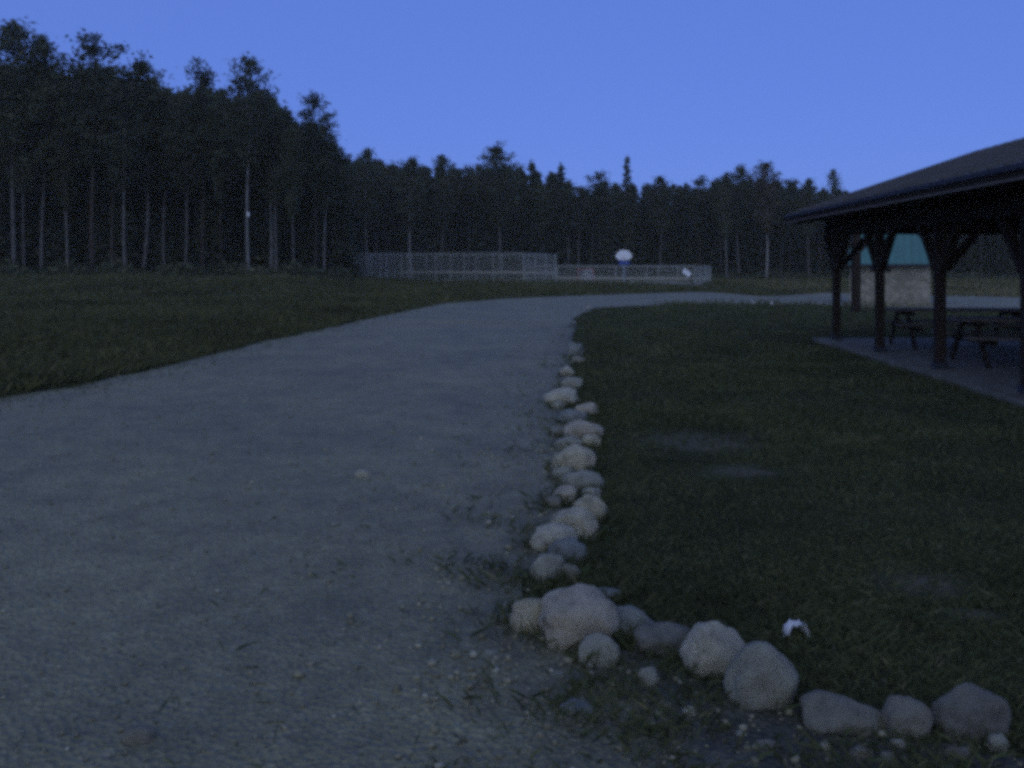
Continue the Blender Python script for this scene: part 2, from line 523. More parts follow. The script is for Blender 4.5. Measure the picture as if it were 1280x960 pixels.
def rock_mesh(seed, W, D, H, box=0.35, sub=ICO3):
    V, F = sub
    s = Vector((seed * 7.13, seed * 3.7, seed * 1.9)); out = []
    rr = random.Random(int(seed * 100)); planes = []
    for _ in range(rr.randint(3, 5)):
        nv = Vector((rr.gauss(0, 1), rr.gauss(0, 1) - .25, abs(rr.gauss(0, .8)))).normalized()
        planes.append((nv, rr.uniform(.78, 1.0)))
    for v in V:
        q = Vector(v)
        e = 1.0 / max(abs(q.x) ** 3.2 + abs(q.y) ** 3.2 + abs(q.z) ** 3.2, 1e-6) ** (1 / 3.2)
        r = (1 - box) + box * e
        r *= 1 + .30 * mnoise.noise(q * 1.1 + s) + .10 * mnoise.noise(q * 2.1 + s) + .04 * mnoise.noise(q * 5.5 + s) + .015 * mnoise.noise(q * 13 + s)
        q = q * r
        for nv, of in planes:                          # broken, flattened faces
            e = q.dot(nv) - of
            if e > 0: q = q - nv * (e * .75)
        f = 1 + .022 * mnoise.noise(q * 6 + s) + .012 * mnoise.noise(q * 15 + s)
        out.append((q.x * f * W / 2, q.y * f * D / 2, q.z * f * H / 2))
    V_ = np.array(out); V_ *= np.array([W, D, H]) / (V_.max(0) - V_.min(0))
    return new_mesh('stone', V_, F, M['stone'], True)

ROCKS = []
def rock(px, py, w, h, label, tone, seed, group=None, tilt=0.0, bury=0.22, box=.35, rz=None, name='fieldstone', cat='stone', grow=1.0):
    yc = EYE * FPX / (py + .35 * h - HORIZON)
    for _ in range(3):                                  # distance at which the stone's middle is seen at the pixel
        W = w / FPX * yc * grow; a = math.atan2(EYE, yc)
        D = W * (0.80 if w < 1.6 * h else .66)
        hv = h / FPX * math.hypot(yc, EYE) * grow
        H = math.sqrt(max(hv ** 2 - (D * math.sin(a)) ** 2, (.45 * D) ** 2)) / math.cos(a)
        H = min(H, D * 1.15) / (1 - .55 * bury)
        gz = float(height(across(px, yc), yc)); zc = gz + H * (.5 - bury)
        yc = (EYE - zc - H * bury * .4) * FPX / (py - HORIZON)
    g = Vector((across(px, yc), yc, gz))
    o = link(name, rock_mesh(seed, W, D, H, box), None,
             (g.x, g.y, zc), (0, tilt, rz if rz is not None else (seed * 37 % 50 - 25) / 90))
    k = {'warm': (.40,.37,.255), 'pink': (.39,.35,.255), 'pale': (.41,.39,.29), 'grey': (.28,.278,.21), 'mid': (.215,.205,.155), 'blue': (.20,.215,.19), 'dark': (.175,.17,.135), 'white': (.60,.59,.55)}[tone]
    o.color = (*k, 1)
    tag(o, label, cat, group)
    ROCKS.append((g.x, g.y, W / 2, D / 2))
    return o

G1 = 'fieldstones in the row along the road'
row = [
 (719, 437, 18, 19, 'blue', 'farthest bluish stone at the head of the stone row'),
 (709, 464, 15, 11, 'pale', 'small pale stone, second from the far end of the row'),
 (715, 479, 22, 14, 'grey', 'grey stone, third from the far end of the row'),
 (704, 495, 36, 17, 'pale', 'wide pale flat stone, fourth from the far end, jutting toward the road'),
 (733, 512, 26, 14, 'pink', 'stone on the lawn side of the row, fifth from the far end'),
 (716, 521, 28, 16, 'blue', 'bluish grey stone, sixth from the far end of the row'),
 (731, 537, 40, 20, 'pink', 'wide pinkish stone, seventh from the far end of the row'),
 (712, 553, 30, 15, 'grey', 'low grey stone on the road side, eighth from the far end'),
 (738, 552, 20, 16, 'warm', 'small stone on the lawn side, beside the low grey eighth stone'),
 (717, 574, 42, 28, 'warm', 'rounded warm stone halfway down the stone row'),
 (703, 592, 22, 14, 'grey', 'small stone on the road side just below the rounded halfway stone'),
 (728, 601, 42, 22, 'grey', 'broad grey stone below the rounded halfway stone'),
 (708, 618, 26, 18, 'pink', 'small pinkish stone above the pair of pale near stones'),
 (736, 635, 34, 28, 'warm', 'warm stone on the lawn side, upper of the pale near pair'),
 (718, 655, 48, 30, 'warm', 'large warm stone in the lower part of the row'),
 (692, 672, 48, 26, 'pale', 'pale rounded stone sticking out to the road side low in the row'),
 (707, 689, 38, 28, 'blue', 'bluish stone tucked under the pale rounded one'),
 (685, 709, 34, 28, 'grey', 'grey stone at the near end of the row, above the corner gap'),
 (711, 716, 22, 18, 'mid', 'small dull stone on the lawn side at the near end of the row'),
 (697, 507, 14, 9, 'grey', 'small stone on the road side below the wide pale flat stone'),
 (698, 540, 16, 10, 'mid', 'small dull stone on the road side left of the wide pinkish stone'),
 (722, 450, 14, 10, 'mid', 'small dull stone just below the farthest bluish stone'),
 (740, 618, 22, 16, 'grey', 'small grey stone on the lawn side below the broad grey stone'),
 (692, 628, 18, 12, 'mid', 'small dull stone on the road side left of the small pinkish stone'),
]
for i, (px, py, w, h, tone, lab) in enumerate(row):
    rock(px, py, w, h, lab, tone, i + 1.3, G1, grow=1.3)

G2 = 'fieldstones round the lawn corner'
near = [
 (636, 773, 22, 13, 'grey', 'tiny flat stone at the road end of the corner cluster', .3),
 (662, 767, 50, 48, 'warm', 'rounded stone at the left end of the corner cluster', .2),
 (722, 769, 98, 64, 'pink', 'biggest pinkish boulder in the middle of the corner cluster', .35),
 (748, 812, 50, 36, 'grey', 'grey egg-shaped stone in front of the biggest boulder', .15),
 (762, 741, 44, 14, 'blue', 'flat bluish stone lying behind the biggest boulder', .3),
 (786, 776, 60, 36, 'blue', 'dark bluish stone right of the biggest boulder', .35),
 (830, 795, 76, 34, 'dark', 'long low dark stone between the corner cluster and the pale round boulder', .4),
 (895, 811, 74, 64, 'pale', 'pale round boulder right of the long dark stone', .2),
 (952, 843, 84, 66, 'grey', 'grey slanting boulder leaning against the pale round boulder', .3),
 (1052, 892, 106, 46, 'mid', 'long low stone right of the slanting grey boulder', .35),
 (1133, 895, 64, 54, 'mid', 'blocky bluish stone, second from the right end of the foreground row', .55),
 (1214, 889, 96, 60, 'dark', 'large dark rounded boulder at the right end of the foreground row', .3),
 (1247, 927, 27, 25, 'grey', 'small pale stone in front of the large dark right boulder', .3),
]
for i, (px, py, w, h, tone, lab, box) in enumerate(near):
    rock(px, py, w, h, lab, tone, i + 31.7, G2, box=box, bury=.24 if i < 9 else .33, grow=1.06 if i < 9 else .97, tilt={2: R(6), 3: R(18), 7: R(12), 8: R(32), 9: R(5), 11: R(9)}.get(i, 0))

G3 = 'loose stones on the gravel'
loose = [
 (174, 917, 42, 20, 'mid', 'flat loose stone on the road near the bottom left corner'),
 (454, 592, 20, 11, 'pale', 'small pale stone alone in the middle of the road'),
 (811, 846, 28, 26, 'grey', 'fist-sized grey stone on the gravel below the long dark stone'),
 (862, 889, 19, 14, 'pale', 'small pale pebble on the gravel below the pale round boulder'),
 (613, 816, 18, 7, 'grey', 'thin flat chip on the gravel left of the corner cluster'),
 (694, 841, 22, 8, 'grey', 'thin flat chip on the gravel below the corner cluster'),
 (722, 884, 44, 18, 'blue', 'flat dark bluish stone sunk in the gravel below the corner cluster'),
 (957, 931, 32, 14, 'mid', 'flat pale stone at the bottom edge below the slanting boulder'),
 (1076, 941, 32, 15, 'mid', 'flat stone at the bottom edge below the long low stone'),
 (1109, 948, 27, 18, 'mid', 'pinkish stone at the bottom edge below the blocky bluish stone'),
 (1123, 930, 20, 13, 'grey', 'small grey stone just under the blocky bluish stone'),
 (926, 917, 20, 10, 'grey', 'small grey chip on the gravel below the slanting boulder'),
 (1198, 941, 32, 16, 'mid', 'flat grey stone at the bottom edge below the large dark right boulder'),
 (1030, 934, 18, 10, 'warm', 'small warm chip between the bottom edge stones'),
 (942, 378, 6, 4, 'white', 'left of two white stones on the far lawn edge'),
 (964, 379.5, 8, 5, 'white', 'right of two white stones on the far lawn edge'),
 (735, 384, 8, 4, 'grey', 'lone stone where the road bends behind the lawn'),
]
for i, (px, py, w, h, tone, lab) in enumerate(loose):
    rock(px, py, w, h, lab, tone, i + 71.1, G3 if py > 500 else None, bury=.3, name='loose_stone')

# ------------------------------------------------------------------ pebbles of the gravel (uncountable)
def scatter_view(n, ymin, ymax, xmarg, power=2.0):
    """points on the ground, thinning with distance from the near edge"""
    a = 1 - power + 1
    y = np.exp(rng.uniform(math.log(ymin), math.log(ymax), n)) if abs(a) < 1e-6 else (ymin ** a + rng.random(n) * (ymax ** a - ymin ** a)) ** (1 / a)
    x = rng.uniform(-1, 1, n) * (0.66 * y + xmarg)
    return x, y

def rot_mats(n):
    q = rng.normal(size=(n, 4)); q /= np.linalg.norm(q, axis=1)[:, None]
    w, x, y, z = q.T
    return np.stack([np.stack([1-2*(y*y+z*z), 2*(x*y-z*w), 2*(x*z+y*w)], -1),
                     np.stack([2*(x*y+z*w), 1-2*(x*x+z*z), 2*(y*z-x*w)], -1),
                     np.stack([2*(x*z-y*w), 2*(y*z+x*w), 1-2*(x*x+y*y)], -1)], 1)

def pebbles(name, x, y, size, z0=.004):
    V0, F0 = ICO1; n = len(x)
    s = size[:, None] * rng.uniform(.55, 1.0, (n, 3)); s[:, 2] *= .6
    jit = 1 + .22 * rng.normal(size=(n, len(V0), 1)).clip(-1.5, 1.5)
    a = rng.uniform(0, 2 * math.pi, n); c, sn = np.cos(a), np.sin(a)
    P = V0[None] * jit * s[:, None, :]
    X = P[..., 0] * c[:, None] - P[..., 1] * sn[:, None]; Y = P[..., 0] * sn[:, None] + P[..., 1] * c[:, None]
    V = np.stack([X + x[:, None], Y + y[:, None], P[..., 2] + (height(x, y) + z0 + s[:, 2] * .35)[:, None]], -1).reshape(-1, 3)
    F = (F0[None] + (np.arange(n) * len(V0))[:, None, None]).reshape(-1, 3)
    return tag(link(name, new_mesh(name, V, F, M['pebble'])), kind='stuff')

x, y = scatter_view(14000, 2.2, 16, .8, 2.3)
ok = inside(PACKED, x, y); x, y = x[ok], y[ok]
size = .0035 + .0055 * rng.pareto(3.8, len(x)).clip(0, 1.9) * np.clip(y / 4, .8, 2)
pebbles('gravel_pebbles', x, y, size, .009)
# coarser stones where the road frays into the verge and in front of the corner stones
x, y = scatter_view(110000, 2.3, 20, .8, 2.0)
d = edge_dist(eG, x, y); strip = inside(ROAD, x, y) & ~inside(PACKED, x, y)
keep = inside(ROAD, x, y) & (rng.random(len(x)) < np.where(strip, .15 + .25 * np.exp(-d / .2), np.exp(-d / .3) * .5))
x, y = x[keep], y[keep]
pebbles('verge_pebbles', x, y, .005 + .009 * rng.pareto(2.7, len(x)).clip(0, 2.4), .012)

# ------------------------------------------------------------------ grass (uncountable)
def blades(name, x, y, hgt, wid, mat, lean=.5, z=0.0):
    n = len(x); a = rng.uniform(0, 2 * math.pi, n); b = rng.uniform(0, 2 * math.pi, n)
    l = np.abs(rng.normal(0, lean, n)) * hgt
    g = height(x, y) + z
    dx, dy = np.cos(a) * wid / 2, np.sin(a) * wid / 2
    lx, ly = np.cos(b) * l, np.sin(b) * l
    V = np.stack([np.stack([x - dx, y - dy, g], -1), np.stack([x + dx, y + dy, g], -1),
                  np.stack([x + dx * .7 + lx * .35, y + dy * .7 + ly * .35, g + hgt * .6], -1),
                  np.stack([x + lx, y + ly, g + hgt], -1)], 1).reshape(-1, 3)
    F = (np.array([[0, 1, 2], [0, 2, 3]])[None] + (np.arange(n) * 4)[:, None, None]).reshape(-1, 3)
    return tag(link(name, new_mesh(name, V, F, mat)), kind='stuff')

def fnoise(x, y, s, seed=0.0):
    r = np.zeros(len(x))
    for k, (f, w) in enumerate(((1, 1), (2.3, .5), (5.1, .28))):
        r += w * np.sin(x * s * f + 3.1 * k + seed + 1.7 * np.sin(y * s * f * .8 + k)) * np.sin(y * s * f * 1.1 + seed * 2 + 1.3 * np.sin(x * s * f * .9))
    return r

def clear_of_rocks(x, y, grow=.9):
    ok = np.ones(len(x), bool)
    for rx, ry, a, b in ROCKS:
        ok &= ((x - rx) / (a * grow)) ** 2 + ((y - ry) / (b * grow)) ** 2 > 1
    return ok

def bare_mask(x, y):
    ok = np.ones(len(x), bool)
    for bx, by, a, b in BARE:
        q = ((x - bx) / a) ** 2 + ((y - by) / b) ** 2
        ok &= rng.random(len(x)) > np.clip(1.1 - q * .8, 0, .72)
    return ok

# pavilion plan, needed so that no grass grows through its slab
A_ = math.atan2(71, FPX)
def pav(lat, z):
    """lateral offset and distance along the shelter's long side -> world x, y"""
    return lat + z * 71 / FPX, z
SLAB = np.array([pav(5.05, 18.4), pav(12.0, 18.4), pav(12.0, 3.0), pav(5.05, 3.0)])

def in_slab(x, y):
    lat = x - y * 71 / FPX
    return (lat > 5.05) & (lat < 12) & (y > 3) & (y < 18.4)

x, y = scatter_view(620000, 2.4, 40, 1.2, 2.0)
road = inside(ROAD, x, y)
right = (x > -1.5) & ~((y > 30) & (x < -1))
keep = ~road & right & ~in_slab(x, y) & clear_of_rocks(x, y) & bare_mask(x, y)
keep &= rng.random(len(x)) < np.clip(.85 + .35 * fnoise(x, y, 1.4), .35, 1)
lx, ly = x[keep], y[keep]
k = np.clip(ly / 4.2, .75, 9)
hg = (.022 + .018 * rng.random(len(lx)) + .018 * np.clip(fnoise(lx, ly, .8, 4), -.5, 1.5)) * (1 + .12 * k)
blades('lawn_grass', lx, ly, hg.clip(.02, .2), .0034 * k * rng.uniform(.7, 1.3, len(lx)), M['lawn'], .8)

# weeds and grass that creep into the gravel along the stones and the left edge
x, y = scatter_view(260000, 2.4, 34, .8, 2.0)
dR, dL = edge_dist(eR, x, y), edge_dist(eL, x, y)
strip = inside(ROAD, x, y) & ~inside(PACKED, x, y)
dG = edge_dist(eG, x, y)
pr = np.where(strip, np.clip(fnoise(x, y, 3.4, 2) * .75 + .30, .04, .95), np.exp(-dG / .28) * np.clip(fnoise(x, y, 3.1, 5) * .5 + .25, 0, .6)) + np.exp(-dL / .3) * .8
keep = inside(ROAD, x, y) & (rng.random(len(x)) < pr) & clear_of_rocks(x, y, .8)
lx, ly = x[keep], y[keep]; k = np.clip(ly / 4.2, .75, 8)
blades('verge_weeds', lx, ly, rng.uniform(.014, .060, len(lx)) * (1 + .08 * k), .0038 * k * rng.uniform(.7, 1.3, len(lx)), M['lawn'], .9)

# longer grass hugging the stones
gx, gy = [], []
for rx, ry, a, b in ROCKS[:32]:
    n = int(90 + 500 * a)
    t = rng.uniform(0, 2 * math.pi, n); q = 1 + np.abs(rng.normal(0, .18, n))
    gx.append(rx + a * q * np.cos(t)); gy.append(ry + b * q * np.sin(t))
gx, gy = np.concatenate(gx), np.concatenate(gy)
keep = rng.random(len(gx)) < np.where(inside(ROAD, gx, gy), .35, 1.0)
gx, gy = gx[keep], gy[keep]; k = np.clip(gy / 4.2, .8, 4)
blades('stone_edge_grass', gx, gy, rng.uniform(.03, .10, len(gx)), .0045 * k, M['lawn'], .6)

# meadow left of the road
x, y = scatter_view(520000, 8.5, 66, 3.0, 2.0)
road = inside(ROAD, x, y)
left = (x < across(640, y) - .5) & ~road & (x < -1.0)
keep = left & bare_mask(x, y)
lx, ly = x[keep], y[keep]; k = ly / 10.
dl = edge_dist(eL, lx, ly)
tall = (.5 + .5 * np.clip(dl / 2.2, 0, 1)) * (1 + .35 * fnoise(lx, ly, .35, 1))
hg = rng.uniform(.10, .30, len(lx)) * tall.clip(.35, 1.8)
blades('meadow_grass', lx, ly, hg, .010 * np.clip(k, .9, 6) * rng.uniform(.6, 1.3, len(lx)), M['meadow'], .55)

# rough grass between the far road and the wood
n = 130000
y = rng.uniform(34, 98, n); x = rng.uniform(-18, 56, n)
keep = ~inside(ROAD, x, y) & ~((x < -1) & (y < 60))
lx, ly = x[keep], y[keep]
blades('far_grass', lx, ly, rng.uniform(.08, .26, len(lx)) * (1 + .3 * fnoise(lx, ly, .3)).clip(.3, 2), rng.uniform(.03, .07, len(lx)), M['meadow'], .5)

# bleached dry grass on the open ground before the right part of the wood
n = 90000
y = rng.uniform(54, 92, n); x = rng.uniform(15, 62, n)
keep = ~inside(ROAD, x, y) & (x > 19.5 - (y - 70) * .1) & (rng.random(n) < np.clip(.6 + .5 * fnoise(x, y, .25, 3), .1, 1))
lx, ly = x[keep], y[keep]
blades('dry_grass', lx, ly, rng.uniform(.06, .20, len(lx)), rng.uniform(.03, .07, len(lx)), M['dry'], .6)

# ------------------------------------------------------------------ trees
def leaf_quads(P, size, up_bias=0.0, long=1.5):
    """one diamond leaf spray per point"""
    n = len(P)
    u = rng.normal(size=(n, 3)); u[:, 2] *= .6; u /= np.linalg.norm(u, axis=1)[:, None] + 1e-9
    w = rng.normal(size=(n, 3)); w -= (w * u).sum(1)[:, None] * u; w /= np.linalg.norm(w, axis=1)[:, None] + 1e-9
    a = (size * long / 2)[:, None]; b = (size / 2)[:, None]
    V = np.stack([P - u * a, P + w * b, P + u * a, P - w * b], 1).reshape(-1, 3)
    F = np.arange(n * 4).reshape(-1, 4)
    return V, F

def make_tree(kind, seed, H=16.0, density=1.0):
    """trunk (with limbs) and crown of a tree H metres tall; returns arrays"""
    global rng
    keep_rng = rng; rng = np.random.default_rng(seed); r = random.Random(seed)
    mb = MB()
    bend = [Vector((r.uniform(-.25, .25), r.uniform(-.25, .25), 0)) for _ in range(3)]
    def axis(t):
        return Vector((0, 0, t * H)) + bend[0] * math.sin(t * 3.1) + bend[1] * math.sin(t * 6.0) * .5
    r0 = {'pine': .13, 'aspen': .115, 'spruce': .13}[kind]
    n = 12
    mb.tube([axis(i / n * .97) - Vector((0, 0, .25 if i == 0 else 0)) for i in range(n + 1)],
            [r0 * (1.25 if i == 0 else 1) * (1 - .86 * i / n) for i in range(n + 1)], 8)
    if kind == 'pine':
        lo, nb, L = r.uniform(.46, .56), 46, lambda t: (.50 + 1.50 * math.sin(math.pi * min(1, (1.06 - t) / .52)) ** .8)
        rise, sz, per = (.05, .55), (.08, .22), 44
    elif kind == 'aspen':
        lo, nb, L = r.uniform(.34, .46), 58, lambda t: (.35 + 1.55 * math.sin(math.pi * min(1, max(0.02, (1.03 - t) / .62))) ** .9)
        rise, sz, per = (.35, .9), (.08, .21), 36
    else:
        lo, nb, L = .07, 84, lambda t: .18 + 2.15 * (1 - t) ** .85
        rise, sz, per = (-.35, .12), (.11, .28), 22
    pts, sizes = [], []
    for i in range(nb):
        t = lo + (0.985 - lo) * ((i + r.random()) / nb) ** (.9 if kind != 'spruce' else 1.1)
        base = axis(t); az = i * 2.399 + r.uniform(-.5, .5)
        ln = L(t) * r.uniform(.6, 1.18)
        if kind != 'spruce' and r.random() < .12: ln *= 1.35
        el = r.uniform(*rise) + (.4 if t > .93 else 0)
        d = Vector((math.cos(az) * math.cos(el), math.sin(az) * math.cos(el), math.sin(el)))
        tip = base + d * ln; mid = base + d * ln * .5 + Vector((0, 0, -.06 * ln if kind != 'spruce' else .08 * ln))
        if ln > .7:
            mb.tube([base, mid, tip], [.045 * (1.1 - t) + .014, .02, .008], 4, False)
        nc = max(2, int(ln / .42))
        for c in range(nc):
            f = (c + .75) / nc
            q = base.lerp(mid, f * 2) if f < .5 else mid.lerp(tip, f * 2 - 1)
            if kind != 'spruce' and f < .35: continue
            m = int(per * density * r.uniform(.55, 1.3))
            sp = (.20 + .16 * r.random()) * (1 if kind != 'spruce' else .8) * (.55 + .45 * min(1, ln))
            g = rng.normal(0, 1, (m, 3)) * np.array([sp, sp, sp * (.75 if kind != 'spruce' else .5)])
            pts.append(np.array(q[:]) + g); sizes.append(rng.uniform(*sz, m))
    top = np.array(axis(.98)[:])
    m = int(46 * density)
    pts.append(top + rng.normal(0, 1, (m, 3)) * np.array([.13, .13, .34])); sizes.append(rng.uniform(.10, .22, m))
    P = np.concatenate(pts); S = np.concatenate(sizes)
    V, F = leaf_quads(P, S, long=1.6 if kind != 'spruce' else 2.0)
    rng = keep_rng
    return mb, V, F

PROTO = {}
for kind, seeds, bark, leaf in (('pine', (11, 12, 13), 'pine', 'needle'), ('aspen', (21, 22, 23), 'birch', 'leaf'), ('spruce', (31, 32, 33), 'pine', 'needle')):
    for i, sd in enumerate(seeds):
        mb, V, F = make_tree(kind, sd)
        PROTO[kind, i] = (mb.mesh('trunk', M[bark], True), new_mesh('crown', V, F, M[leaf]))
mb, V, F = make_tree('aspen', 29)
PROTO['rust', 0] = (mb.mesh('trunk', M['birch'], True), new_mesh('crown', V, F, M['rust_leaf']))
mb, V, F = make_tree('pine', 17)
PROTO['palepine', 0] = (mb.mesh('trunk', M['birch'], True), new_mesh('crown', V, F, M['needle']))

def tree(px, top, y, kind, i, label, group=None, wide=1.0, name=None, tone=.8):
    x = across(px, y); g = float(height(x, y))
    H = EYE + (330 - top) / FPX * y * .97 - g
    s = H / 16.0
    nm = name or {'pine': 'pine_tree', 'palepine': 'pine_tree', 'aspen': 'aspen_tree', 'rust': 'aspen_tree', 'spruce': 'spruce_tree'}[kind]
    t = thing(nm, label, 'tree', (x, y, g), random.uniform(0, 6.28), group)
    t.scale = (s * wide, s * wide, s)
    a, b = PROTO[kind, i % (3 if kind in ('pine', 'aspen', 'spruce') else 1)]
    link('trunk', a, t).color = (tone, tone, tone, 1); link('crown', b, t)
    return t

GL, GC, GR = 'trees along the edge of the left wood', 'trees along the edge of the far wood behind the court', 'trees of the far wood right of the court'
front = [
 (18, 22, 58, 'aspen', 0, 'tallest tree at the far left, its loose crown cut by the frame', 1.25),
 (52, 44, 59, 'aspen', 1, 'tall tree second from the left edge, close beside the tallest one', 1.0),
 (116, 50, 58, 'pine', 1, 'broad tall tree with pointed top, third peak from the left', 1.35),
 (179, 72, 60, 'aspen', 2, 'tree with rounded crown forming the fourth peak from the left', 1.25),
 (253, 84, 59, 'pine', 2, 'thin-topped tree forming the fifth peak of the left wood', 1.1),
 (311, 73, 56, 'palepine', 0, 'narrow tall tree with a light patch on its pale trunk, left wood', .95),
 (394, 117, 58, 'pine', 0, 'narrow tree with a tufted top, last peak of the left wood', .85),
 (367, 160, 56, 'aspen', 1, 'pale thin trunk between the last two peaks of the left wood', .9),
 (459, 184, 92, 'aspen', 0, 'tree with pale trunk behind the left end of the tall court fence', 1.2),
 (515, 197, 88, 'aspen', 2, 'tree with the brightest pale trunk behind the tall court fence', 1.2),
 (552, 194, 93, 'aspen', 1, 'tree with faint trunk right of the brightest trunk behind the fence', 1.25),
 (622, 181, 92, 'aspen', 2, 'big bushy crown rising highest above the middle of the far wood', 1.6),
 (664, 199, 97, 'spruce', 0, 'pointed tree just right of the big bushy crown', 1.1),
 (702, 203, 97, 'spruce', 1, 'pointed tree left of the notch in the far treeline', 1.1),
 (749, 217, 96, 'pine', 1, 'tree right of the notch in the far treeline', 1.3),
 (784, 192, 97, 'spruce', 2, 'thin spire rising above the white hoop board', .75),
 (825, 219, 95, 'aspen', 0, 'rounded tree right of the thin spire', 1.3),
 (875, 222, 93, 'pine', 2, 'small-topped tree left of the paired crowns at the right', 1.2),
 (908, 216, 88, 'aspen', 1, 'slim tree with pale trunk just left of the reddish crown pair', 1.0),
 (925, 207, 90, 'aspen', 2, 'broad crown, left one of the pair at the right of the far wood', 1.3),
 (958, 201, 88, 'rust', 0, 'reddish loose crown, right one of the pair, with bright trunk below', 1.3),
 (1011, 222, 88, 'aspen', 0, 'tree with pale trunk left of the shelter roof tip', 1.1),
 (1042, 212, 90, 'aspen', 1, 'thin wispy tree top right above the shelter roof tip', .7),
]
for px, top, y, kind, i, lab, w in front:
    t = tree(px, top, y, kind, i, lab, GL if px < 420 else (GC if px < 880 else GR), w, tone={311: .62, 515: .9, 958: .9, 367: .42, 908: .65, 459: .6}.get(px, .38))
    if px == 311:
        s = 1 / t.scale[2]
        zz = (EYE + (330 - 268) / FPX * 56 - t.location.z) * s
        t.rotation_euler.z = math.pi
        MB().box(-.07, .06, zz - .16, .07, .22, zz + .16).build('bark_patch', M['white'], t)

# plainer front trees with bare pale stems between the peaks
MARKS = [(18, 'the tallest far-left tree'), (116, 'the third peak'), (179, 'the fourth peak'), (253, 'the fifth peak'), (311, 'the patched pale trunk'), (394, 'the last left peak'),
         (459, 'the fence end tree'), (515, 'the brightest trunk'), (622, 'the big bushy crown'), (702, 'the notch'), (784, 'the thin spire'), (875, 'the small-topped tree'),
         (958, 'the reddish crown'), (1042, 'the wispy tree top'), (1172, 'the third shelter post'), (1290, 'the right frame edge')]
ORD = ['first', 'second', 'third', 'fourth', 'fifth', 'sixth', 'seventh', 'eighth']
def fill(pxs, tops, ys, kinds, label, group, wide=(.9, 1.25), tones=(.22, .55)):
    spots = sorted(px + random.uniform(-5, 5) for px in pxs)
    used = {}
    near_mark = [min(MARKS, key=lambda m: abs(m[0] - px)) for px in spots]
    labels = {}
    for mk in MARKS:
        for side, name in ((-1, 'left'), (1, 'right')):
            own = sorted((i for i, px in enumerate(spots) if near_mark[i] is mk and (px >= mk[0]) == (side > 0)), key=lambda i: abs(spots[i] - mk[0]))
            for n, i in enumerate(own): labels[i] = label + ', ' + ORD[n] + ' ' + name + ' of ' + mk[1]
    for i, px in enumerate(spots):
        tree(px, tops(px) + random.uniform(-8, 14), random.uniform(*ys), random.choice(kinds), random.randrange(3), labels[i], group, random.uniform(*wide),
             tone=random.uniform(*tones))

ltop = lambda px: np.interp(px, [-60, 0, 60, 85, 120, 150, 180, 220, 255, 290, 330, 365, 400, 420, 440], [70, 85, 85, 105, 85, 110, 100, 120, 110, 125, 115, 150, 160, 195, 205])
ctop = lambda px: np.interp(px, [420, 460, 500, 540, 585, 625, 665, 700, 724, 750, 785, 840, 875, 925, 960, 1000, 1060, 1300], [200, 200, 205, 204, 212, 202, 210, 214, 236, 226, 226, 228, 232, 222, 220, 228, 236, 240])
fill([-38, -14, 34, 86, 138, 160, 205, 230, 278, 338, 350, 410], lambda p: ltop(p) + 14, (57, 61), ['aspen', 'aspen', 'palepine', 'pine'],
     'slim tree at the left wood edge', GL)
fill(range(-45, 440, 14), lambda p: ltop(p) - 4, (63, 68), ['spruce', 'pine', 'aspen'], 'dark second-row tree, left wood', GL, (1.0, 1.4))
fill(range(-40, 440, 15), lambda p: ltop(p) + 4, (69, 75), ['spruce', 'spruce', 'aspen'], 'dark tree deep in the left wood', GL, (1.1, 1.5))
fill(range(436, 900, 17), lambda p: ctop(p) + 4, (95, 100), ['aspen', 'pine', 'spruce', 'palepine'], 'slender front-row tree behind the court', GC, (1.0, 1.4))
fill(range(430, 900, 15), lambda p: ctop(p) + 4, (102, 109), ['spruce', 'spruce', 'aspen'], 'dark second-row tree behind the court', GC, (1.1, 1.6))
fill(range(902, 1360, 18), lambda p: ctop(p) + 4, (91, 97), ['aspen', 'pine', 'spruce', 'palepine'], 'slender tree of the far right wood', GR, (1.0, 1.4))
fill(range(896, 1390, 16), lambda p: ctop(p) + 5, (100, 107), ['spruce', 'spruce', 'aspen'], 'dark second-row tree, far right wood', GR, (1.1, 1.6))

# the depth of the wood, one dark mass nobody could count
fV, fF, off = [], [], 0
def mass(px, y, H, wide):
    global off
    mb, V, F = MASSP[random.randrange(len(MASSP))]
    s = H / 16.0; a = random.uniform(0, 6.28); c, sn = math.cos(a), math.sin(a)
    x0 = across(px, y)
    X = (V[:, 0] * c - V[:, 1] * sn) * s * wide + x0; Y = (V[:, 0] * sn + V[:, 1] * c) * s * wide + y
    fV.append(np.stack([X, Y, V[:, 2] * s + float(height(x0, y))], -1)); fF.append(F + off); off += len(V)
MASSP = []
for sd in (41, 42, 43):
    st = rng
    mb, V, F = make_tree('spruce', sd, 16.0, .5)
    k = np.arange(len(F)) ; C = V.reshape(-1, 4, 3); ctr = C.mean(1, keepdims=True)
    V = (ctr + (C - ctr) * 2.1).reshape(-1, 3)
    MASSP.append((mb, V, F))
for row_, (y0, y1) in enumerate(((74, 79), (81, 88))):
    for px in range(-120, 425, 22):
        y = random.uniform(y0, y1)
        mass(px, y, EYE + (330 - float(ltop(px)) - 12) / FPX * y, random.uniform(1.2, 1.7))
for px in range(-110, 430, 11):
    y = random.uniform(60.5, 67)
    mass(px + random.uniform(-5, 5), y, random.uniform(3.0, 8.0), random.uniform(1.1, 1.5))
for px in range(430, 1420, 12):
    y = random.uniform(95, 104)
    mass(px + random.uniform(-5, 5), y, random.uniform(3.0, 8.0), random.uniform(1.1, 1.6))
for row_, (y0, y1) in enumerate(((110, 116), (118, 126), (128, 138))):
    for px in range(330, 1500, 20):
        y = random.uniform(y0, y1)
        mass(px, y, EYE + (330 - float(ctop(px)) - 10) / FPX * y, random.uniform(1.2, 1.8))
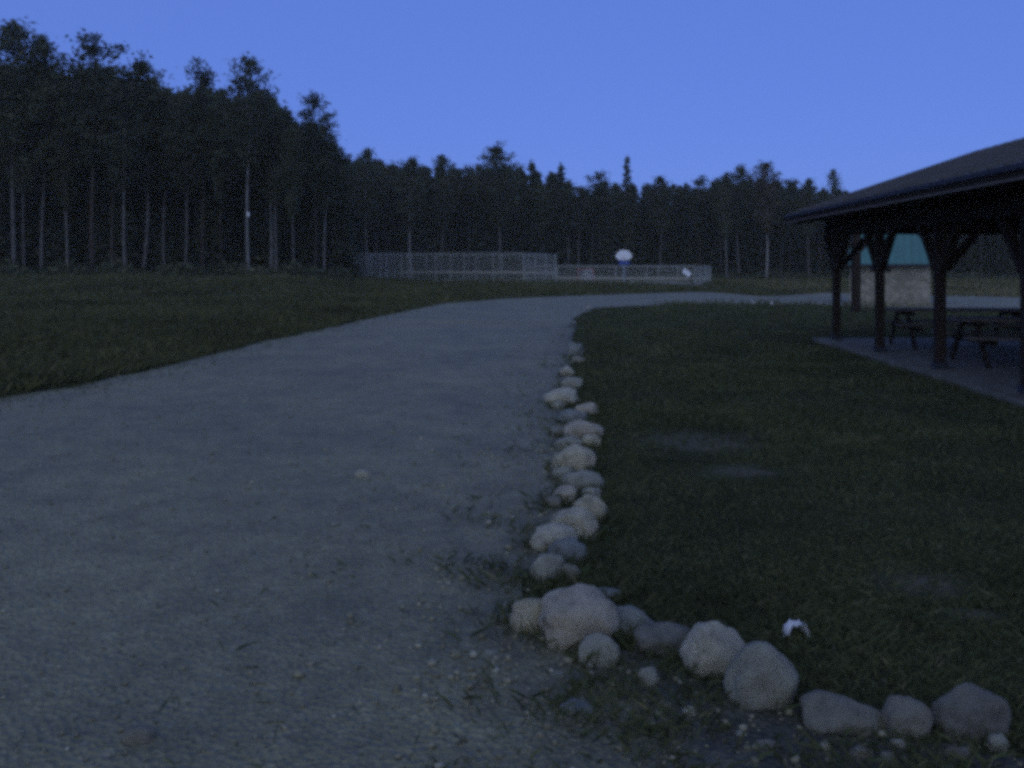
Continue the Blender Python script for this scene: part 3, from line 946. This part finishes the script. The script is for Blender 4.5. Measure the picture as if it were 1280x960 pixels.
tag(link('forest', new_mesh('forest', np.concatenate(fV), np.concatenate(fF), M['needle'])), kind='stuff')

# low scrub at the foot of the wood
n = 42000
px = rng.uniform(-140, 440, n); y = rng.uniform(55, 70, n)
P1 = np.stack([across(px, y), y, np.zeros(n)], -1)
px2 = rng.uniform(430, 1420, n); y2 = rng.uniform(88, 106, n)
P2 = np.stack([across(px2, y2), y2, np.zeros(n)], -1)
P = np.concatenate([P1, P2])
P[:, 2] = height(P[:, 0], P[:, 1]) + np.abs(rng.normal(0, .45, len(P))) * (.55 + .45 * np.sin(P[:, 0] * 1.3) * np.sin(P[:, 1] * .9 + P[:, 0] * .37))
V, F = leaf_quads(P, rng.uniform(.12, .34, len(P)))
tag(link('undergrowth', new_mesh('undergrowth', V, F, M['leaf'])), kind='stuff')

# ------------------------------------------------------------------ fenced court in front of the far wood
c0, c1 = Vector((across(443, 82), 82)), Vector((across(868, 71), 71))
cdir = (c1 - c0).normalized(); cback = Vector((-cdir.y, cdir.x))
if cback.y < 0: cback = -cback
CL = (c1 - c0).length; CD = 9.2
cs = (Vector((across(655, 76.3), 76.3)) - c0).dot(cdir)      # where the tall cage ends

def chain_mesh(w, h, pitch=.11, t=.0062):
    mb = MB(); k = math.sqrt(2) * pitch
    q = -h
    while q < w:
        for sgn in (1, -1):
            x0, z0, x1, z1 = q, 0.0, q + h, h
            if x0 < 0: z0 -= x0; x0 = 0
            if x1 > w: z1 -= x1 - w; x1 = w
            if x1 - x0 > .02:
                if sgn < 0: x0, x1 = w - x0, w - x1
                mb.bar((x0, .006 * sgn, z0), (x1, .006 * sgn, z1), t, t)
        q += k
    return mb.mesh('chain_link', M['galv'])
CHAIN = {}
def fence(a, b, h, label, rail=None):
    a, b = Vector(a), Vector(b); L = (b - a).length; n = max(1, round(L / 2.75)); w = L / n
    g = float(height(a.x, a.y))
    t = thing('court_fence', label, 'fence', (a.x, a.y, g), math.atan2(b.y - a.y, b.x - a.x), 'fences round the court')
    key = (round(w, 2), round(h, 2))
    if key not in CHAIN: CHAIN[key] = (chain_mesh(w, h - .06), )
    pm = MB().tube([(0, 0, -.2), (0, 0, h + .05)], [.038, .038], 8).mesh('post', M['galv'])
    for i in range(n + 1): link('post', pm, t, (i * w, 0, 0))
    for i in range(n): tag(link('chain_link', CHAIN[key][0], t, (i * w, .02, .03)), kind='stuff')
    MB().tube([(0, 0, h), (L, 0, h)], [.030, .030], 8).build('top_rail', M['galv'], t)
    MB().tube([(0, 0, .08), (L, 0, .08)], [.02, .02], 6).build('bottom_rail', M['galv'], t)
    if rail:
        MB().box(.05, -.05, rail - .09, L - .05, -.015, rail + .09).build('rub_board', M['pale_board'], t)
    return t
def cp(s, d): return c0 + cdir * s + cback * d
TALL, LOW = 2.5, 1.42
fence(cp(0, 0), cp(cs, 0), TALL, 'tall chain-link fence along the near side of the court')
fence(cp(0, .06), cp(0, CD), TALL, 'tall chain-link return at the left end of the court')
fence(cp(cs, .06), cp(cs, CD), TALL, 'tall chain-link cross fence where the tall cage ends, mid court')
fence(cp(.1, CD), cp(cs - .1, CD), TALL, 'tall chain-link fence at the back with a pale board along it', .78)
fence(cp(cs + .08, 0), cp(CL, 0), LOW, 'low chain-link fence along the near right half of the court')
fence(cp(CL, .06), cp(CL, CD), LOW, 'low chain-link return at the right end of the court')
fence(cp(cs + .1, CD), cp(CL - .1, CD), LOW, 'low chain-link fence at the back of the right half, a pale board along its foot', .28)
pts = [cp(-.2, -.25), cp(CL + .2, -.25), cp(CL + .2, CD + .25), cp(-.2, CD + .25)]
V, F, nU, nW = [], [], 24, 8
for i in range(nU + 1):
    for j in range(nW + 1):
        q = cp(-.2 + (CL + .4) * i / nU, -.25 + (CD + .5) * j / nW); V.append((q.x, q.y, float(height(q.x, q.y)) + .05))
for i in range(nU):
    for j in range(nW):
        k = i * (nW + 1) + j; F.append([k, k + nW + 1, k + nW + 2, k + 1])
tag(link('court_surface', new_mesh('court_surface', V, F, M['sand'])), kind='structure')

# white fan-shaped hoop board on its pole
hy = 75.5
t = thing('basketball_hoop', 'white fan-shaped hoop board on a blue-grey pole inside the court', 'hoop', (across(780, hy), hy, .04), R(-14))
fan = [(.68 * math.cos(a) * (1 if abs(math.cos(a)) < .98 else 1), .28 + .56 * math.sin(a)) for a in np.linspace(0, math.pi, 17)]
fan += [(-.62, .12), (-.30, -.03), (.30, -.03), (.62, .12)]
hz = 1.92
n = len(fan)
V = [(x, -.14, hz + z) for x, z in fan] + [(x, -.10, hz + z) for x, z in fan]
F = [list(range(n)), list(range(2 * n - 1, n - 1, -1))] + [[(i + 1) % n, i, i + n, (i + 1) % n + n] for i in range(n)]
bo = link('backboard', new_mesh('backboard', V, F, M['white']), t)
MB().tube([(.23 * math.cos(a), -.37 + .23 * math.sin(a), hz + .10) for a in np.linspace(0, 2 * math.pi, 17)], [.012] * 17, 6, False).build('rim', M['red'], t)
MB().tube([(0, .12, -.1), (0, .12, hz + .12)], [.085, .075], 10).build('pole', M['bluegrey'], t)
m = MB(); m.bar((0, .12, hz - .35), (0, -.10, hz + .2), .08, .08); m.bar((-.3, -.09, hz + .15), (.3, -.09, hz + .15), .05, .05)
m.build('bracket', M['bluegrey'], t)
MB().box(-.45, -.02, hz - .42, .45, .10, hz - .08).build('pole_pad', M['blue'], t)

# small goal net
gy_ = 78.5
t = thing('hockey_goal', 'small red goal frame with white netting in the low part of the court', 'goal', (across(732, gy_), gy_, .05), R(150))
m = MB(); rr = .035
m.tube([(-.75, 0, 0), (-.75, 0, 1.1)], [rr, rr], 8); m.tube([(.75, 0, 0), (.75, 0, 1.1)], [rr, rr], 8); m.tube([(-.78, 0, 1.1), (.78, 0, 1.1)], [rr, rr], 8)
m.build('goal_frame', M['red'], t)
m = MB()
m.tube([(-.75, 0, .03), (-.6, -.8, .03), (.6, -.8, .03), (.75, 0, .03)], [.025] * 4, 6); m.tube([(-.75, 0, 1.08), (-.5, -.4, 1.08), (.5, -.4, 1.08), (.75, 0, 1.08)], [.02] * 4, 6)
m.build('back_frame', M['red'], t)
m = MB()
for i in range(15):
    f = -1 + 2 * i / 14; m.bar((f * .5, -.4, 1.08), (f * .6, -.8, .03), .014, .014)
for i in range(10):
    f = i / 9; m.bar((-.5 - .1 * f, -.4 - .4 * f, 1.08 - 1.05 * f), (.5 + .1 * f, -.4 - .4 * f, 1.08 - 1.05 * f), .014, .014)
for s in (-1, 1):
    for i in range(8):
        f = i / 7; m.bar((s * .75, 0, .05 + f), (s * (.6 - .1 * f), -.8 + .4 * f, .05 + f), .014, .014)
tag(m.build('netting', M['net'], t), kind='stuff')

# tilted white board on a leaning dark post by the low fence
sy = 70.2
t = thing('leaning_sign', 'small tilted white board on a leaning dark post before the low fence', 'sign', (across(866, sy), sy, 0))
MB().tube([(.12, 0, -.1), (-.42, 0, .95)], [.05, .045], 8).build('post', M['timber'], t)
m = MB(); q = Vector((-.50, -.07, .92))
ux, uz = Vector((.72, 0, -.62)).normalized(), Vector((.62, 0, .72)).normalized()
V = [q + ux * (a * .34) + uz * (b * .19) + Vector((0, c, 0)) for c in (-.012, .012) for a, b in ((-1, -1), (1, -1), (1, 1), (-1, 1))]
m.add(V, [[0,1,2,3],[7,6,5,4],[0,4,5,1],[1,5,6,2],[2,6,7,3],[3,7,4,0]]).build('board', M['white'], t)

# ------------------------------------------------------------------ open timber shelter on the right
ROT = -math.atan2(71, FPX)
px0, py0 = pav(0, 0)
sh = thing('picnic_shelter', 'open timber picnic shelter with dark low roof at the right edge', 'shelter', (0, 0, 0))
# shelter coordinates: a = lateral offset, z = distance; both sheared onto the shelter's axes by pav()
def sp(a, d, z): q = pav(a, d); return Vector((q[0], q[1], z))
EAVE_L, EAVE_R, RIDGE = 4.62, 12.58, 8.6
ZF, ZN = 19.0, 3.2
EH, RH = 2.62, 2.62 + 3.98 / 3.0
PL, PR = 5.42, 11.78
PZ = [17.95, 15.45, 12.95, 10.45, 7.95, 5.45]
SL = .07
def prism(quad_lo, quad_hi):
    n = len(quad_lo)
    return list(quad_lo) + list(quad_hi), [list(range(n))[::-1], [n + i for i in range(n)]] + [[i, (i + 1) % n, n + (i + 1) % n, n + i] for i in range(n)]
m = MB(); m.add(*prism([sp(5.05, 18.4, -.1), sp(5.05, 3, -.1), sp(12, 3, -.1), sp(12, 18.4, -.1)], [sp(5.05, 18.4, SL), sp(5.05, 3, SL), sp(12, 3, SL), sp(12, 18.4, SL)]))
m.build('slab', M['concrete'], sh, bevel=.012)
zb, zt = 2.18, 2.46
def add_post(a, d, braces):
    po = MB(); po.add(*prism([sp(a - .07, d + .07, SL - .02), sp(a - .07, d - .07, SL - .02), sp(a + .07, d - .07, SL - .02), sp(a + .07, d + .07, SL - .02)],
                             [sp(a - .07, d + .07, zb), sp(a - .07, d - .07, zb), sp(a + .07, d - .07, zb), sp(a + .07, d + .07, zb)]))
    p = po.build('post', M['timber'], sh, bevel=.01)
    MB().add(*prism([sp(a - .09, d + .09, SL), sp(a - .09, d - .09, SL), sp(a + .09, d - .09, SL), sp(a + .09, d + .09, SL)],
                    [sp(a - .09, d + .09, SL + .10), sp(a - .09, d - .09, SL + .10), sp(a + .09, d - .09, SL + .10), sp(a + .09, d + .09, SL + .10)])).build('post_shoe', M['flash'], p)
    for da, dz in braces:
        MB().bar(sp(a, d, zb - .66) + Vector((da * .08, dz * .08, 0)), sp(a + da * .66, d + dz * .66, zb + .02), .09, .12, up=(dz, da, .01)).build('knee_brace', M['timber'], sh)
for a, inn in ((PL, 1), (PR, -1)):
    for i, d in enumerate(PZ):
        add_post(a, d, [(0, 1), (0, -1)] + ([(inn, 0)] if i in (0, 2, 4) else []))
for a in (PL, PR):
    m = MB(); m.add(*prism([sp(a - .09, ZF - .5, zb), sp(a - .09, ZN + .5, zb), sp(a + .09, ZN + .5, zb), sp(a + .09, ZF - .5, zb)],
                           [sp(a - .09, ZF - .5, zt), sp(a - .09, ZN + .5, zt), sp(a + .09, ZN + .5, zt), sp(a + .09, ZF - .5, zt)]))
    m.build('wall_beam', M['timber'], sh, bevel=.01)
def roof_z(a): return EH + (min(a - EAVE_L, EAVE_R - a)) / 3.0
for a in (PL, PR):  # boards added to block bright sky showing between beam and roof
    MB().add(*prism([sp(a - .02, ZF - .3, zt), sp(a - .02, ZN + .3, zt), sp(a + .02, ZN + .3, zt), sp(a + .02, ZF - .3, zt)],
                    [sp(a - .02, ZF - .3, roof_z(a) - .07), sp(a - .02, ZN + .3, roof_z(a) - .07), sp(a + .02, ZN + .3, roof_z(a) - .07), sp(a + .02, ZF - .3, roof_z(a) - .07)])).build('sky_gap_board', M['timber'], sh)
for d in PZ[::2]:
    m = MB(); m.bar(sp(PL, d, zb + .14), sp(PR, d, zb + .14), .16, .24); m.build('tie_beam', M['timber'], sh)
    MB().bar(sp(RIDGE, d, zb + .26), sp(RIDGE, d, roof_z(RIDGE) - .24), .16, .16).build('king_post', M['timber'], sh)
d = ZN + .15
while d < ZF - .05:
    for e0 in (EAVE_L + .05, EAVE_R - .05):
        MB().bar(sp(e0, d, roof_z(e0) - .16), sp(RIDGE, d, roof_z(RIDGE) - .16), .06, .17).build('rafter', M['timber'], sh)
    d += .78
for e0, nm in ((EAVE_L, 0), (EAVE_R, 1)):
    q = [sp(e0, ZF, EH), sp(e0, ZN, EH), sp(RIDGE, ZN, RH), sp(RIDGE, ZF, RH)]
    V, F = prism([v - Vector((0, 0, .05)) for v in q], [v + Vector((0, 0, .02)) for v in q])
    rp = MB().add(V, F).build('roof_plane', M['roof'], sh)
    m = MB(); d = ZN + .2
    while d < ZF:
        m.bar(sp(e0, d, EH + .035), sp(RIDGE, d, RH + .035), .03, .03); d += .4
    m.build('standing_seam', M['roof'], rp)
    o_ = -.012 if nm == 0 else .012
    MB().bar(sp(e0 + o_, ZN, EH - .015), sp(e0 + o_, ZF, EH - .015), .03, .06).build('edge_flashing', M['flash'], sh)
    in_ = .02 if nm == 0 else -.02
    MB().bar(sp(e0 + in_, ZN + .02, EH - .085), sp(e0 + in_, ZF - .02, EH - .085), .035, .075).build('fascia_board', M['timber'], sh)
    MB().bar(sp(e0 + in_, ZN + .02, EH - .140), sp(e0 + in_, ZF - .02, EH - .140), .045, .03).build('fascia_trim', M['timber_grey'], sh)
    for dd in (ZF, ZN):
        MB().bar(sp(e0, dd, EH - .07), sp(RIDGE, dd, RH - .07), .035, .15).build('rake_board', M['timber'], sh)
MB().bar(sp(RIDGE, ZN, RH - .012), sp(RIDGE, ZF + .01, RH - .012), .16, .05).build('ridge_cap', M['flash'], sh)

def picnic_table(a, d, label):
    q = pav(a, d); t = thing('picnic_table', label, 'table', (q[0], q[1], SL), ROT, 'picnic tables under the shelter')
    for i in range(5):
        MB().box(-1.25, -.365 + i * .148, .665, 1.25, -.365 + i * .148 + .138, .705).build('tabletop_board', M['timber_grey'], t, bevel=.004)
    for s in (-1, 1):
        for k in (0, 1):
            y0 = s * .58 + (k - 1) * .13
            MB().box(-1.25, y0, .415, 1.25, y0 + .12, .455).build('seat_board', M['timber_grey'], t, bevel=.004)
    for s in (-1, 1):
        for k in (-1, 1):
            MB().bar((s * .95, k * .62, 0), (s * .95, k * .22, .66), .09, .045, up=(1, 0, 0)).build('leg', M['timber'], t)
        MB().box(s * .95 + .05, -.72, .33, s * .95 + .09, .72, .414).build('seat_bearer', M['timber'], t)
        MB().box(s * .95 + .05, -.36, .585, s * .95 + .09, .36, .664).build('top_bearer', M['timber'], t)
    return t
picnic_table(7.15, 16.4, 'picnic table farther back, seen between second and third shelter posts')
picnic_table(7.1, 13.55, 'nearer picnic table right of the third shelter post')

q = pav(5.55, 10.15)
t = thing('bucket', 'blue plastic bucket on the slab edge, cut by the right frame edge', 'bucket', (q[0] + .08, q[1], SL))
m = MB(); rad = [.12, .125, .155, .165, .165, .152, .14, .11]; zz = [0, .01, .20, .205, .23, .23, .20, .015]
m.tube([(0, 0, z) for z in (0, .205)], [.125, .158], 24, False); m.F.append(list(range(24))[::-1])
k = len(m.V); m.tube([(0, 0, .2), (0, 0, .02)], [.15, .115], 24, False); m.F.append([k + 24 + i for i in range(24)])
bk = m.build('pail', M['blue'], t, True)
MB().tube([(.158 * math.cos(a), .158 * math.sin(a), .205) for a in np.linspace(0, 2 * math.pi, 25)], [.010] * 25, 6, False).build('rim', M['blue'], t, True)
MB().tube([(.165 * math.cos(a), -.02 - .05 * math.sin(a), .19 - .10 * math.sin(a)) for a in np.linspace(0, math.pi, 13)], [.004] * 13, 6).build('handle', M['galv'], t)

# ------------------------------------------------------------------ green-roofed hut beyond the shelter
hy = 45.0; hx0, hx1 = across(1058, hy), across(1164, hy)
hg_ = float(height((hx0 + hx1) / 2, hy))
t = thing('green_roofed_hut', 'small stone-walled hut with green metal roof seen through the shelter', 'hut', ((hx0 + hx1) / 2, hy, hg_), -math.atan2((hx0 + hx1) / 2, hy))
hw = (hx1 - hx0) / 2; hd = 3.6
eh = EYE + 0.0 - hg_
m = MB(); m.box(-hw + .3, 0, -.3, hw - .25, hd, eh + .02); wl = m.build('wall', M['fieldwall'], t)
MB().box(-.9, -.04, eh - .42, .1, .06, eh - .12).build('dark_panel', M['dark'], t)  # plain dark box on the wall just under the eave
e0, e1, rh = -hw, hw, 2.35
IN = .95
V = [(e0, -.5, eh), (e1, -.5, eh), (e1, hd + .5, eh), (e0, hd + .5, eh), (e0 + IN, hd / 2, eh + rh), (e1 - IN, hd / 2, eh + rh)]
F = [[0, 1, 5, 4], [1, 2, 5], [2, 3, 4, 5], [3, 0, 4], [3, 2, 1, 0]]
rf = MB().add(V, F).build('roof', M['teal'], t)
m = MB()
for i in range(1, 12):
    x = e0 + (e1 - e0) * i / 12
    f = min(1, (x - e0) / IN, (e1 - x) / IN)
    m.bar((x, -.5, eh + .015), (x, -.5 + f * (hd / 2 + .5), eh + f * rh + .015), .035, .035)
m.build('standing_seam', M['teal'], rf)
MB().bar((e0 + IN, hd / 2, eh + rh + .02), (e1 - IN, hd / 2, eh + rh + .02), .22, .05).build('ridge_cap', M['teal'], rf)
MB().box(e0, -.53, eh - .13, e1, -.50, eh - .005).build('fascia_board', M['flash'], t)

rx_ = rng.uniform(-hw * .9, hw * .9, 70); ry_ = -np.abs(rng.normal(.5, .45, 70)) - .1
ca, sa = math.cos(t.rotation_euler.z), math.sin(t.rotation_euler.z)
pebbles('rubble', t.location.x + rx_ * ca - ry_ * sa, t.location.y + rx_ * sa + ry_ * ca, rng.uniform(.08, .22, 70), .02)

# dark timber frame between the shelter and the hut
fy = 29.0; fx0, fx1 = across(1070, fy), across(1174, fy)
fg = float(height((fx0 + fx1) / 2, fy))
t = thing('timber_frame', 'dark timber post frame with knee braces standing behind the shelter', 'frame', ((fx0 + fx1) / 2, fy, fg))
w2 = (fx1 - fx0) / 2; ft = EYE + 48 / FPX * fy - fg
for s in (-1, 1):
    MB().box(s * w2 - .12, -.12, -.3, s * w2 + .12, .12, ft).build('post', M['timber'], t, bevel=.01)
    MB().bar((s * (w2 - .08), 0, ft - .85), (s * (w2 - .85), 0, ft - .02), .14, .14, up=(0, 1, 0)).build('knee_brace', M['timber'], t)
MB().box(-w2 - .45, -.11, ft, w2 + .45, .11, ft + .26).build('cross_beam', M['timber'], t, bevel=.01)

# ------------------------------------------------------------------ scrap of white paper lying on the lawn
g = at(1000, 806)
nU, nV = 18, 14
V, F = [], []
for k in (0, 1):
    for i in range(nU + 1):
        for j in range(nV + 1):
            u, v = -1 + 2 * i / nU, -1 + 2 * j / nV
            q = Vector((u * 2.1, v * 2.1, 5.0))
            arch = .062 * (1 - abs(u) ** 4.5)
            x = .050 * u + .010 * mnoise.noise(q); yy = .030 * v + .012 * mnoise.noise(q + Vector((7, 0, 0)))
            z = .018 + arch * (.85 + .15 * v) + .016 * mnoise.noise(q * 1.4 + Vector((0, 9, 0))) + .006 * mnoise.noise(q * 3.5)
            V.append((x, yy, z + k * .0015))
B_ = (nU + 1) * (nV + 1)
for k in (0, 1):
    for i in range(nU):
        for j in range(nV):
            a = k * B_ + i * (nV + 1) + j; f = [a, a + nV + 1, a + nV + 2, a + 1]
            F.append(f if k else f[::-1])
tag(link('paper_scrap', new_mesh('paper_scrap', V, F, M['paper']), None, (g.x, g.y + .03, g.z + .004), (R(-26), R(4), R(10))),
    'crumpled arched scrap of white paper lying on the lawn', 'paper')

# ------------------------------------------------------------------ thin dusk air
hz_ = MB().box(-330, -110, -2.0, 330, 430, 24.0)
hm = bpy.data.materials.new('dusk_air'); hm.use_nodes = True
hn = hm.node_tree; hn.nodes.remove(hn.nodes['Principled BSDF'])
pv = hn.nodes.new('ShaderNodeVolumePrincipled')
pv.inputs['Color'].default_value = (1.0, .93, .70, 1); pv.inputs['Density'].default_value = 0.00062
hn.links.new(pv.outputs[0], hn.nodes['Material Output'].inputs['Volume'])
tag(hz_.build('haze', hm), kind='stuff')
